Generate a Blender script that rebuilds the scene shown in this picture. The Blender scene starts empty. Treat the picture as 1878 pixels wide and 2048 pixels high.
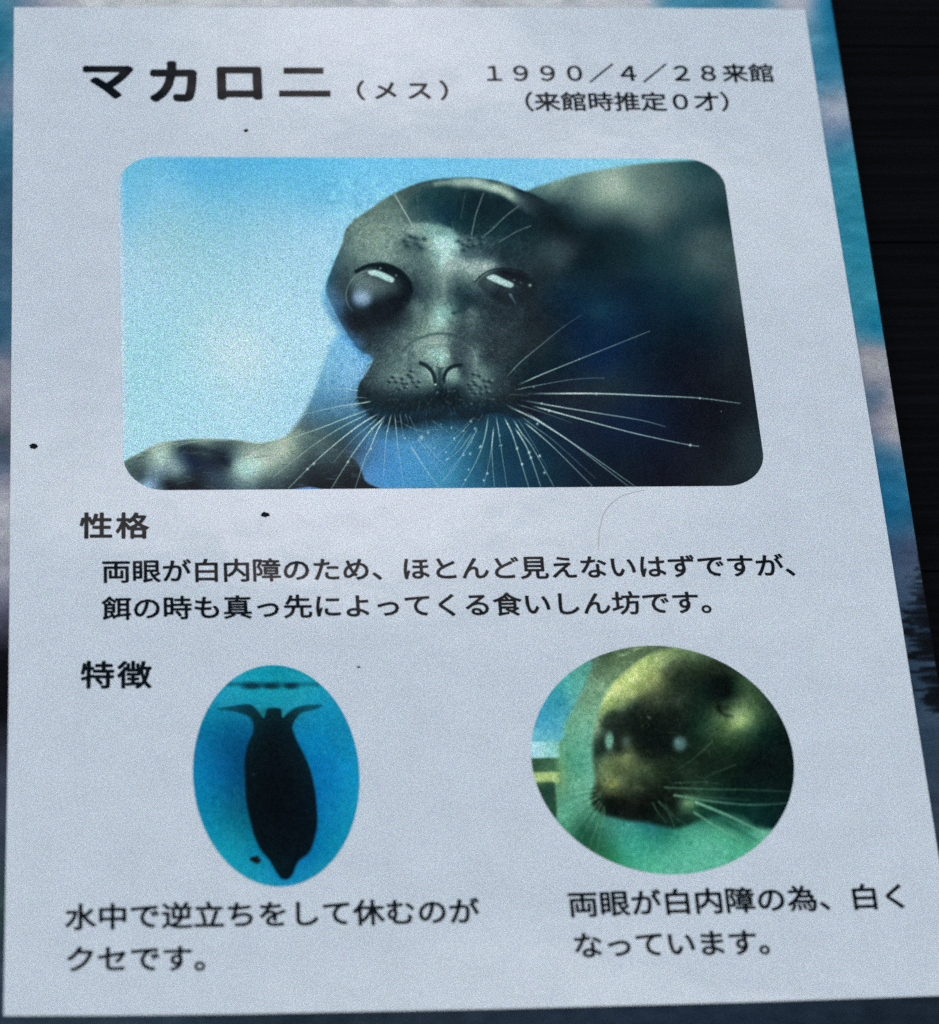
import bpy, math, random
import numpy as np
from mathutils import Matrix, Vector

random.seed(4); np.random.seed(4)
scene = bpy.context.scene
COL = scene.collection

# ------------------------------------------------------------------ camera
# An A4 sheet (0.21 x 0.2992 m) seen by a 146 mm lens; the pose is solved from where its corners stand.
W, HGT = 0.210, 0.2992
F = 7610.17                                    # focal length in units of 1/1878 of the frame width
TILT = math.radians(32)                        # the board leans back, like a lectern
corners = [(28, 14), (1610, 18), (1921, 1989), (7, 2031)]
plane = [(0, HGT), (W, HGT), (W, 0), (0, 0)]
A = []
for (x, y), (u, v) in zip(plane, corners):
    u -= 939; v -= 1024
    A += [[x, y, 1, 0, 0, 0, -u*x, -u*y, -u], [0, 0, 0, x, y, 1, -v*x, -v*y, -v]]
Hh = np.linalg.svd(np.array(A, float))[2][-1].reshape(3, 3)
M = np.diag([1/F, 1/F, 1]) @ Hh
if M[2, 2] < 0: M = -M
M /= (np.linalg.norm(M[:, 0]) * np.linalg.norm(M[:, 1])) ** .5
r1, r2, t = M[:, 0]/np.linalg.norm(M[:, 0]), M[:, 1]/np.linalg.norm(M[:, 1]), M[:, 2]
r3 = np.cross(r1, r2)
U, _, Vt = np.linalg.svd(np.stack([r1, r2, r3], 1)); R = U @ Vt
cpos = -R.T @ t                                # camera position in the sheet's own frame
flip = np.diag([1, -1, -1])
Rc = R.T @ flip
cm = Matrix([[*Rc[0], cpos[0]], [*Rc[1], cpos[1]], [*Rc[2], cpos[2]], [0, 0, 0, 1]])
BASE = Matrix.Translation((0, 0, 1.0)) @ Matrix.Rotation(TILT, 4, 'X')   # sheet frame -> world
cam = bpy.data.cameras.new('camera'); camo = bpy.data.objects.new('camera', cam); COL.objects.link(camo)
camo.matrix_world = BASE @ cm
cam.sensor_fit = 'HORIZONTAL'; cam.sensor_width = 36; cam.lens = F/1878*36
cam.clip_start = .01; cam.clip_end = 100
scene.camera = camo
Hinv = np.linalg.inv(Hh)
def P(x, y):
    """a point of the sheet's plane (metres) from its place in the photograph"""
    x = np.asarray(x, float); y = np.asarray(y, float)
    q = np.stack([x-939, y-1024, np.ones_like(x)], -1) @ Hinv.T
    return q[..., 0]/q[..., 2], q[..., 1]/q[..., 2]
def Q(X, Y):
    q = np.stack([X, Y, np.ones_like(X)], -1) @ Hh.T
    return q[..., 0]/q[..., 2]+939, q[..., 1]/q[..., 2]+1024
cam.dof.use_dof = True
fx, fy = P(900, 860)
cam.dof.focus_distance = float((Vector((float(fx), float(fy), 0))-Vector(cpos)).dot(Vector(-cm.to_3x3().col[2])))
cam.dof.aperture_fstop = 15.0
scene.cycles.use_denoising = False
print('REFL', (BASE.to_3x3() @ Vector((-cpos[0]+.1, -cpos[1]+.15, cpos[2]))).normalized())

# ------------------------------------------------------------------ daylight
SUN_EL, SUN_AZ = math.radians(50), math.radians(200)
world = bpy.data.worlds.new('World'); scene.world = world; world.use_nodes = True
nt = world.node_tree; nt.nodes.clear()
N = nt.nodes.new; Lk = nt.links.new
out = N('ShaderNodeOutputWorld'); bg = N('ShaderNodeBackground'); bg.inputs[1].default_value = .1
sky = N('ShaderNodeTexSky'); sky.sky_type = 'NISHITA'; sky.sun_disc = False
sky.sun_elevation = SUN_EL; sky.sun_rotation = SUN_AZ
tc = N('ShaderNodeTexCoord'); cn = N('ShaderNodeTexNoise')
cn.inputs['Scale'].default_value = 20; cn.inputs['Detail'].default_value = 5; cn.inputs['Roughness'].default_value = .5
mp = N('ShaderNodeMapping'); mp.inputs['Location'].default_value = (-9.653, 13.962, -18.668); mp.inputs['Scale'].default_value = (.297, 1.039, 1.2)
cr = N('ShaderNodeValToRGB'); cr.color_ramp.elements[0].position = .54; cr.color_ramp.elements[1].position = .70
mx = N('ShaderNodeMix'); mx.data_type = 'RGBA'; mx.inputs[7].default_value = (38., 33., 33.4, 1)
Lk(tc.outputs['Generated'], mp.inputs[0]); Lk(mp.outputs[0], cn.inputs['Vector']); Lk(cn.outputs[0], cr.inputs[0])
Lk(cr.outputs[0], mx.inputs[0]); Lk(sky.outputs[0], mx.inputs[6]); Lk(mx.outputs[2], bg.inputs[0]); Lk(bg.outputs[0], out.inputs[0])
sl = bpy.data.lights.new('sun', 'SUN'); sl.energy = .4; sl.angle = math.radians(12); sl.color = (1, .95, .88)
so = bpy.data.objects.new('sun', sl); COL.objects.link(so)
# sky rotation is measured from +Y towards +X
sdir = Vector((math.sin(SUN_AZ)*math.cos(SUN_EL), math.cos(SUN_AZ)*math.cos(SUN_EL), math.sin(SUN_EL)))
so.rotation_euler = sdir.to_track_quat('Z', 'Y').to_euler(); so.location = (0, 0, 3)
scene.view_settings.view_transform = 'Standard'; scene.view_settings.look = 'None'
scene.view_settings.exposure = 0; scene.view_settings.gamma = 1
LIGHT = np.array([.69, .715, .795])              # what a white surface gives back here (measured); print colours are divided by it

def lin(c):
    c = np.clip(np.asarray(c, float)/255, 0, 1)
    return np.where(c <= .04045, c/12.92, ((c+.055)/1.055)**2.4)
def ink(c):
    """reflectance of a printed colour that looks like c in this light"""
    return np.clip(lin(c)/LIGHT, .0, .95)

# ------------------------------------------------------------------ helpers
def mesh(name, V, Fc, mat=None, parent=None, cols=None, z=0, smooth=False):
    me = bpy.data.meshes.new(name)
    V = np.asarray(V, float)
    if V.shape[1] == 2: V = np.c_[V, np.full(len(V), z)]
    if isinstance(Fc, np.ndarray):
        me.vertices.add(len(V)); me.vertices.foreach_set('co', V.ravel().astype(np.float32))
        n, k = Fc.shape
        me.loops.add(n*k); me.loops.foreach_set('vertex_index', Fc.ravel().astype(np.int32))
        me.polygons.add(n); me.polygons.foreach_set('loop_start', np.arange(0, n*k, k, dtype=np.int32))
        me.update(calc_edges=True)
    else:
        me.from_pydata([tuple(v) for v in V], [], Fc)
    if cols is not None:
        a = me.color_attributes.new('print', 'FLOAT_COLOR', 'POINT')
        a.data.foreach_set('color', np.c_[cols, np.ones(len(cols))].ravel().astype(np.float32))
    o = bpy.data.objects.new(name, me); COL.objects.link(o)
    if mat: me.materials.append(mat)
    if parent: o.parent = parent
    else: o.matrix_world = BASE
    return o
def thing(name, label, cat, kids=None):
    o = bpy.data.objects.new(name, None); COL.objects.link(o); o.matrix_world = BASE
    o.empty_display_size = .02; o['label'] = label; o['category'] = cat
    return o
def slab(outline, z0, z1, bev=.0002):
    """a closed thin solid from a plane outline (ccw), top edge slightly rounded"""
    n = len(outline); c = np.mean(outline, 0)
    d = outline-c; ins = c+d*(1-bev/np.linalg.norm(d, axis=1, keepdims=True))
    V = [(*p, z0) for p in outline]+[(*p, z1-bev*.5) for p in outline]+[(*p, z1) for p in ins]
    Fc = [list(range(n))[::-1], list(range(2*n, 3*n))]
    for i in range(n):
        j = (i+1) % n
        Fc += [[i, j, n+j, n+i], [n+i, n+j, 2*n+j, 2*n+i]]
    return np.array(V), Fc

def grain_nodes(nt, col_socket, amp, add, scale):
    """fine speckle of printed, laminated paper; returns a colour socket"""
    N = nt.nodes.new; L = nt.links.new
    tc = N('ShaderNodeTexCoord')
    n1 = N('ShaderNodeTexNoise'); n1.inputs['Scale'].default_value = scale; n1.inputs['Detail'].default_value = 1
    n1.inputs['Roughness'].default_value = .8
    L(tc.outputs['Object'], n1.inputs['Vector'])
    sub = N('ShaderNodeVectorMath'); sub.operation = 'SUBTRACT'; sub.inputs[1].default_value = (.5, .5, .5)
    # mostly neutral speckle with a little colour in it
    m = N('ShaderNodeMix'); m.data_type = 'RGBA'; m.inputs[0].default_value = .35
    L(n1.outputs['Fac'], m.inputs[6]); L(n1.outputs['Color'], m.inputs[7]); L(m.outputs[2], sub.inputs[0])
    s1 = N('ShaderNodeVectorMath'); s1.operation = 'SCALE'; s1.inputs['Scale'].default_value = amp
    L(sub.outputs[0], s1.inputs[0])
    a1 = N('ShaderNodeVectorMath'); a1.operation = 'ADD'; a1.inputs[1].default_value = (1, 1, 1); L(s1.outputs[0], a1.inputs[0])
    mu = N('ShaderNodeVectorMath'); mu.operation = 'MULTIPLY'; L(a1.outputs[0], mu.inputs[0]); L(col_socket, mu.inputs[1])
    s2 = N('ShaderNodeVectorMath'); s2.operation = 'SCALE'; s2.inputs['Scale'].default_value = add; L(sub.outputs[0], s2.inputs[0])
    ti = N('ShaderNodeVectorMath'); ti.operation = 'MULTIPLY'; ti.inputs[1].default_value = (.45, .85, 1.0); L(s2.outputs[0], ti.inputs[0])
    a2 = N('ShaderNodeVectorMath'); a2.operation = 'ADD'; L(mu.outputs[0], a2.inputs[0]); L(ti.outputs[0], a2.inputs[1])
    mxx = N('ShaderNodeVectorMath'); mxx.operation = 'MAXIMUM'; mxx.inputs[1].default_value = (0, 0, 0); L(a2.outputs[0], mxx.inputs[0])
    return mxx.outputs[0]
def material(name, color=None, attr=False, rough=.35, spec=.5, amp=1.2, add=.0, scale=4200, bump=0, extra=None):
    m = bpy.data.materials.new(name); m.use_nodes = True; nt = m.node_tree
    b = nt.nodes['Principled BSDF']
    b.inputs['Roughness'].default_value = rough; b.inputs['Specular IOR Level'].default_value = spec
    if attr:
        a = nt.nodes.new('ShaderNodeAttribute'); a.attribute_name = 'print'; s = a.outputs['Color']
    else:
        a = nt.nodes.new('ShaderNodeRGB'); a.outputs[0].default_value = (*color, 1); s = a.outputs[0]
    if extra: s = extra(nt, s)
    s = grain_nodes(nt, s, amp, add, scale)
    nt.links.new(s, b.inputs['Base Color'])
    # faint waviness of the clear film on top
    tc = nt.nodes.new('ShaderNodeTexCoord'); n = nt.nodes.new('ShaderNodeTexNoise'); n.inputs['Scale'].default_value = 28
    n.inputs['Detail'].default_value = 3
    bp = nt.nodes.new('ShaderNodeBump'); bp.inputs['Strength'].default_value = .12; bp.inputs['Distance'].default_value = .0015
    nt.links.new(tc.outputs['Object'], n.inputs['Vector']); nt.links.new(n.outputs['Fac'], bp.inputs['Height'])
    nt.links.new(bp.outputs[0], b.inputs['Normal'])
    return m

def paper_stain(nt, s):
    N = nt.nodes.new; L = nt.links.new
    tc = N('ShaderNodeTexCoord'); n = N('ShaderNodeTexNoise'); n.inputs['Scale'].default_value = 90; n.inputs['Detail'].default_value = 6
    n.inputs['Roughness'].default_value = .7
    L(tc.outputs['Object'], n.inputs['Vector'])
    r = N('ShaderNodeMapRange'); r.inputs['From Min'].default_value = .35; r.inputs['From Max'].default_value = .7
    r.inputs['To Min'].default_value = .94; r.inputs['To Max'].default_value = 1.02; L(n.outputs['Fac'], r.inputs['Value'])
    v = N('ShaderNodeVectorMath'); v.operation = 'SCALE'; L(s, v.inputs[0]); L(r.outputs[0], v.inputs['Scale'])
    return v.outputs[0]
PAPER = np.array([.67, .785, .80])
GLOSS = dict(rough=.06, spec=.5)
m_paper = material('laminated_paper', PAPER, extra=paper_stain, amp=2.0, **GLOSS)
m_print = material('printed_photograph', attr=True, amp=3.0, add=.045, rough=.12, spec=.05)
m_ink = material('black_ink', (.0012, .004, .005), amp=.5, add=.02, rough=.06, spec=.2)
m_dirt = material('dirt', (.006, .010, .012), amp=.5, rough=.9, spec=.1)
m_back = material('reflection_painted_backing', attr=True, amp=3.0, add=.05, rough=.3, spec=.06)

# ------------------------------------------------------------------ painter for the printed pictures
def Z(ox, oy, s):
    return lambda *pts: [(ox+p[0]/s, oy+p[1]/s, *p[2:]) for p in pts]
class Canvas:
    def __init__(self, px, py, s=14.):
        self.x, self.y, self.s = px, py, s
        self.C = np.zeros((len(px), 3))
    def field(self, pts, s=None, idx=None, p=2.0):
        s = s or self.s
        x = (self.x if idx is None else self.x[idx]).astype(np.float32); y = (self.y if idx is None else self.y[idx]).astype(np.float32)
        qx = np.array([q[0] for q in pts], np.float32); qy = np.array([q[1] for q in pts], np.float32); qc = np.array([q[2] for q in pts], float)
        k = np.sqrt((qx[:, None]-qx)**2+(qy[:, None]-qy)**2+s*s).astype(float)      # multiquadric interpolation of the colour points
        m = len(pts); Kf = np.zeros((m+1, m+1)); Kf[:m, :m] = -k+np.eye(m)*s*.02; Kf[:m, m] = Kf[m, :m] = 1
        wgt = np.linalg.solve(Kf, np.r_[qc, np.zeros((1, 3))]).astype(np.float32)
        out = np.empty((len(x), 3), np.float32)
        for i in range(0, len(x), 40000):
            kk = -np.sqrt((x[i:i+40000, None]-qx)**2+(y[i:i+40000, None]-qy)**2+np.float32(s*s))
            out[i:i+40000] = kk @ wgt[:m]+wgt[m]
        return np.clip(out, qc.min(0), qc.max(0))
    def hue(self, kr, kb, cold=(7, 7, -7)):
        """pull browns towards the cool greens and slates that the old print has"""
        C = self.C; G = C[:, 1]
        w = np.clip((205-C[:, 2])/14, 0, 1)
        lim = np.interp(G, [0, 50, 150, 200], [.62, .66, .80, .92])*G
        C[:, 0] += kr*w*np.minimum(lim-C[:, 0], 0)
        C[:, 2] += kb*w*np.maximum(G+np.interp(G, [0, 60, 150], cold)-C[:, 2], 0)
    def put(self, idx, col, a):
        a = a[:, None]; self.C[idx] = self.C[idx]*(1-a)+np.asarray(col)*a
    def box(self, pts, m):
        xs = [p[0] for p in pts]; ys = [p[1] for p in pts]
        return np.nonzero((self.x > min(xs)-m) & (self.x < max(xs)+m) & (self.y > min(ys)-m) & (self.y < max(ys)+m))[0]
    def poly(self, pts, col, feather=2., a=1., s=None, mod=None):
        pts = smooth([p[:2] for p in pts], 6, True)
        idx = self.box(pts, feather*2+1)
        x, y = self.x[idx], self.y[idx]
        d = np.full(len(x), 1e9); inside = np.zeros(len(x), bool)
        for (ax, ay), (bx, by) in zip(pts, pts[1:]+pts[:1]):
            vx, vy = bx-ax, by-ay; l = vx*vx+vy*vy+1e-9
            h = np.clip(((x-ax)*vx+(y-ay)*vy)/l, 0, 1)
            d = np.minimum(d, (x-ax-h*vx)**2+(y-ay-h*vy)**2)
            c = (ay > y) != (by > y)
            if vy: inside ^= c & (x < vx*(y-ay)/vy+ax)
        sd = np.sqrt(d)*np.where(inside, 1, -1)
        k = np.clip(sd/(2*feather)+.5, 0, 1); k = k*k*(3-2*k)*a
        if mod is not None: k = k*mod(x, y)
        sel = k > 0; idx = idx[sel]; k = k[sel]
        if isinstance(col, list): col = self.field(col, s, idx)
        self.put(idx, col, k)
    def blob(self, x, y, rx, ry, col, a=1., ang=0., hard=1.):
        r = max(rx, ry)*2.6
        idx = np.nonzero((abs(self.x-x) < r) & (abs(self.y-y) < r))[0]
        dx, dy = self.x[idx]-x, self.y[idx]-y; c, s = math.cos(ang), math.sin(ang)
        u = (dx*c+dy*s)/rx; v = (-dx*s+dy*c)/ry
        self.put(idx, col, a*np.exp(-((u*u+v*v)**hard)*.9))
    def stroke(self, pts, w, col, a=1., taper=True, soft=.9, fade=0):
        pts = smooth([p[:2] for p in pts], 5, False)
        idx = self.box(pts, w+3); x, y = self.x[idx], self.y[idx]
        best = np.full(len(x), 1e9); tt = np.zeros(len(x)); n = len(pts)-1
        for i in range(n):
            (ax, ay), (bx, by) = pts[i], pts[i+1]
            vx, vy = bx-ax, by-ay; l = vx*vx+vy*vy+1e-9
            h = np.clip(((x-ax)*vx+(y-ay)*vy)/l, 0, 1)
            d = (x-ax-h*vx)**2+(y-ay-h*vy)**2
            s = d < best; best[s] = d[s]; tt[s] = (i+h[s])/n
        ww = w*.5*(1-.55*tt if taper else 1)
        k = np.clip((ww+soft-np.sqrt(best))/(2*soft), 0, 1)*a
        if taper: k *= (1-.45*tt)*(np.clip(tt/fade, .15, 1) if fade else 1)
        sel = k > 0; self.put(idx[sel], col, k[sel])
    def mottle(self, scale, amp, pts=None, seed=0, aniso=1.):
        """soft value noise"""
        rs = np.random.RandomState(seed)
        idx = np.arange(len(self.x)) if pts is None else self.box(pts, 0)
        u = self.x[idx]/scale; v = self.y[idx]/scale/aniso
        g = rs.randn(64, 64)
        i, j = np.floor(u).astype(int), np.floor(v).astype(int); fu, fv = u-i, v-j
        fu = fu*fu*(3-2*fu); fv = fv*fv*(3-2*fv)
        G = lambda a, b: g[a % 64, b % 64]
        n = (G(i, j)*(1-fu)+G(i+1, j)*fu)*(1-fv)+(G(i, j+1)*(1-fu)+G(i+1, j+1)*fu)*fv
        lum = self.C[idx].mean(1)
        self.C[idx] += (n*amp*(.25+lum/130))[:, None]
def smooth(pts, n, closed):
    out = []; m = len(pts)
    rng = range(m if closed else m-1)
    for i in rng:
        g = (lambda k: pts[k % m]) if closed else (lambda k: pts[min(max(k, 0), m-1)])
        p0, p1, p2, p3 = g(i-1), g(i), g(i+1), g(i+2)
        for k in range(n):
            t = k/n
            out.append(tuple(.5*(2*p1[c]+(p2[c]-p0[c])*t+(2*p0[c]-5*p1[c]+4*p2[c]-p3[c])*t*t+(3*p1[c]-p0[c]-3*p2[c]+p3[c])*t**3) for c in (0, 1)))
    if not closed: out.append(tuple(pts[-1]))
    return out
def patch(xl, xr, yb, yt, nx, ny):
    """grid mesh between x limits given per row (functions of t 0..1 from bottom to top)"""
    t = (1-np.cos(np.linspace(0, math.pi, ny)))/2*.5+np.linspace(0, 1, ny)*.5
    u = np.linspace(0, 1, nx)
    T, Ug = np.meshgrid(t, u, indexing='ij')
    XL, XR = xl(T), xr(T)
    X = XL+(XR-XL)*Ug; Y = yb(X)+(yt(X)-yb(X))*T
    i = np.arange((ny-1)*nx).reshape(ny-1, nx)[:, :-1].ravel()
    Fc = np.stack([i, i+1, i+nx+1, i+nx], 1)
    return np.c_[X.ravel(), Y.ravel()], Fc


# ------------------------------------------------------------------ the sheet
Z_SHEET = 0.
sheet = thing('information_sheet', 'white laminated information sheet with Japanese text and three seal pictures', 'sign')
edge_px = [(7, 2031), (250, 2030), (500, 2027), (1000, 2017), (1500, 2003.5), (1921, 1989), (1800, 1221), (1716, 696), (1652, 300), (1610, 18), (1300, 15.5), (900, 14), (400, 14.5), (28, 14), (24, 560), (17, 1400)]
ox, oy = P([p[0] for p in edge_px], [p[1] for p in edge_px])
V, Fc = slab(np.c_[ox, oy], -.0004, Z_SHEET, .00012)
mesh('paper', V, Fc, m_paper, sheet)
LZ = Z_SHEET+.00004

# lettering: outlines of each character taken from the built-in font
EM = None; glyphs = {}
def glyph(ch, off):
    global EM
    key = (ch, off)
    if key in glyphs: return glyphs[key]
    def get(body, off):
        cu = bpy.data.curves.new('t', 'FONT'); cu.body = body; cu.size = 1; cu.offset = off; cu.resolution_u = 3; cu.fill_mode = 'FRONT'
        o = bpy.data.objects.new('t', cu); COL.objects.link(o)
        bpy.context.view_layer.update()
        me = o.evaluated_get(bpy.context.evaluated_depsgraph_get()).to_mesh()
        v = np.array([p.co[:2] for p in me.vertices]); f = [list(p.vertices) for p in me.polygons]
        bpy.data.objects.remove(o); bpy.data.curves.remove(cu)
        return v, f
    if EM is None:
        a, _ = get('口', 0); b, _ = get('口口', 0)
        EM = (b[:, 0].max()-a[:, 0].max(), .375)
        print('EM', EM, a.min(0), a.max(0))
    v, f = get(ch, 0)
    v = (v-np.array([EM[0]/2, EM[1]]))/EM[0]
    # heavier weight: the same outline laid down again around itself, each a hair above the last
    V, Fs = [], []
    dirs = [(0, 0)]+[(math.cos(a), math.sin(a)) for a in np.arange(8)*math.pi/4] if off else [(0, 0)]
    for i, (dx, dy) in enumerate(dirs):
        V.append(np.c_[v[:, 0]+dx*off, v[:, 1]+dy*off, np.full(len(v), i*2e-6)]); Fs += [[q+i*len(v) for q in p] for p in f]
    glyphs[key] = (np.concatenate(V), Fs)
    return glyphs[key]
def text_line(text, first, last, nlast, em, off=.012, sx=1., sy=1., z=LZ, dy=0, name='text_line', last_mid=None):
    """characters set at an even pitch: the centre of the first and of character number nlast are given"""
    (ax, ay), (bx, by) = P(*first), P(*last)
    Vs, Fs, n = [], [], 0
    for i, ch in enumerate(text):
        if ch in ' \u3000': continue
        v, f = glyph(ch, off)
        k = i/nlast; cx, cy = ax+(bx-ax)*k, ay+(by-ay)*k
        ang = math.atan2(by-ay, bx-ax)
        if last_mid: cy += last_mid*4*k*(1-k)
        c, s = math.cos(ang), math.sin(ang)
        X, Y = v[:, 0]*em*sx, v[:, 1]*em*sy+dy
        Vs.append(np.c_[cx+X*c-Y*s, cy+X*s+Y*c, v[:, 2]+z]); Fs += [[q+n for q in p] for p in f]; n += len(v)
    return mesh(name, np.concatenate(Vs), Fs, m_ink, sheet, z=z)
EMB = .00706
def title_char(ch, box, off):
    v, f = glyph(ch, off)
    (x0, y0, x1, y1) = [a/1.966 for a in box]
    X0, Yt = P((x0), (y0+y1)/2)[0], P((x0+x1)/2, y0)[1]; X1, Yb = P(x1, (y0+y1)/2)[0], P((x0+x1)/2, y1)[1]
    lo, hi = v.min(0)[:2], v.max(0)[:2]
    w = (v[:, :2]-lo)/(hi-lo)
    return np.c_[X0+(X1-X0)*w[:, 0], Yb+(Yt-Yb)*w[:, 1], v[:, 2]+LZ], f
Vs, Fs, n = [], [], 0
for ch, box in (('マ', (325, 258, 527, 390)), ('カ', (586, 240, 776, 403)), ('ロ', (852, 262, 1031, 393))):
    v, f = title_char(ch, box, .042); Vs.append(v); Fs += [[q+n for q in p] for p in f]; n += len(v)
for (x0, y0, x1, y1) in ((1115, 266, 1272, 291), (1097, 356, 1300, 381)):     # the two bars of the last katakana
    q = [P(a/1.966, b/1.966) for a, b in ((x0, y1), (x1, y1), (x1, y0), (x0, y0))]
    Vs.append(np.c_[np.array(q, float), [LZ]*4]); Fs.append([n, n+1, n+2, n+3]); n += 4
title = mesh('title_lettering', np.concatenate(Vs), Fs, m_ink, sheet, z=LZ)
title['label'] = 'heavy black katakana title at the top left'
text_line('（メス）', (704, 181), (838.5, 181), 2, .0071, .026)
text_line('１９９０／４／２８来館', (987.8, 146.5), (1523, 146.5), 10, .00706, .020)
text_line('（来館時推定０才）', (1041, 203.5), (1413.6, 203.5), 7, .00706, .020)
for s, a, b in (('性格', (192.6, 1051.5), (264.9, 1051.5)), ('特徴', (195, 1350), (269, 1350))):
    text_line(s, a, b, 1, .0080, .026, name='heading')
text_line('両眼が白内障のため、ほとんど見えないはずですが、', (232.4, 1143), (1538.6, 1131), 22, EMB, .021)
text_line('餌の時も真っ先によってくる食いしん坊です。', (233.2, 1217), (1370.5, 1205), 19, EMB, .021)
text_line('水中で逆立ちをして休むのが', (160.9, 1834), (928, 1822.3), 12, EMB, .024)
text_line('クセです。', (160.9, 1918.3), (354.7, 1916.8), 3, EMB, .024)
text_line('両眼が白内障の為、白く', (1166, 1808.6), (1791, 1792.6), 10, EMB, .024)
text_line('なっています。', (1175.8, 1890.7), (1485, 1885), 5, EMB, .024)

def add_picture(name, label, V, Fc, paint, s=14., tone=(1., .995, 1.005)):
    px, py = Q(V[:, 0], V[:, 1]); c = Canvas(px, py, s); paint(c)
    c.C[:] = c.C*np.array(tone)+np.array([1, 2, 1])
    o = mesh(name, V, Fc, m_print, sheet, cols=ink(c.C), z=LZ+.00003); o['label'] = label
    return o
def rrect(tl, tr, br, bl, r, nx, ny):
    (x0, y0), (x1, y1), (x2, y2), (x3, y3) = [tuple(map(float, P(*p))) for p in (tl, tr, br, bl)]
    yb = lambda X: y3+(y2-y3)*(X-x3)/(x2-x3); yt = lambda X: y0+(y1-y0)*(X-x0)/(x1-x0)
    h = (y0+y1)/2-(y2+y3)/2
    def ins(T):
        d = np.minimum(T, 1-T)*h; q = np.clip(1-d/r, 0, 1)
        return r*(1-np.sqrt(1-q*q))
    return patch(lambda T: x3+(x0-x3)*T+ins(T), lambda T: x2+(x1-x2)*T-ins(T), yb, yt, nx, ny)
def ellipse(left, right, top, bottom, nx, ny):
    L, Rr, Tp, B = [np.array(P(*p), float) for p in (left, right, top, bottom)]
    cx, cy = (L[0]+Rr[0])/2, (Tp[1]+B[1])/2; rx, ry = (Rr[0]-L[0])/2, (Tp[1]-B[1])/2
    sk = (Tp[0]-B[0])/2
    h = lambda T: np.sqrt(np.clip(1-(2*T-1)**2, 0, 1))*rx
    return patch(lambda T: cx-h(T)+0*sk, lambda T: cx+h(T), lambda X: 0*X+cy-ry, lambda X: 0*X+cy+ry, nx, ny)
Z3, Z4, ZA, Z9 = Z(230, 300, 2.843), Z(880, 300, 2.8), Z(640, 340, 3.3), Z(700, 700, 3.08)
def cols(zf, s):
    """'x,y,r,g,b; ...' -> colour points"""
    out = []
    for q in s.replace('\n', ' ').split(';'):
        if q.strip():
            v = [float(a) for a in q.split(',')]; out.append((*zf(v[:2])[0], v[2:]))
    return out
def pts(zf, s): return zf(*[[float(a) for a in q.split(',')] for q in s.split()])

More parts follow.
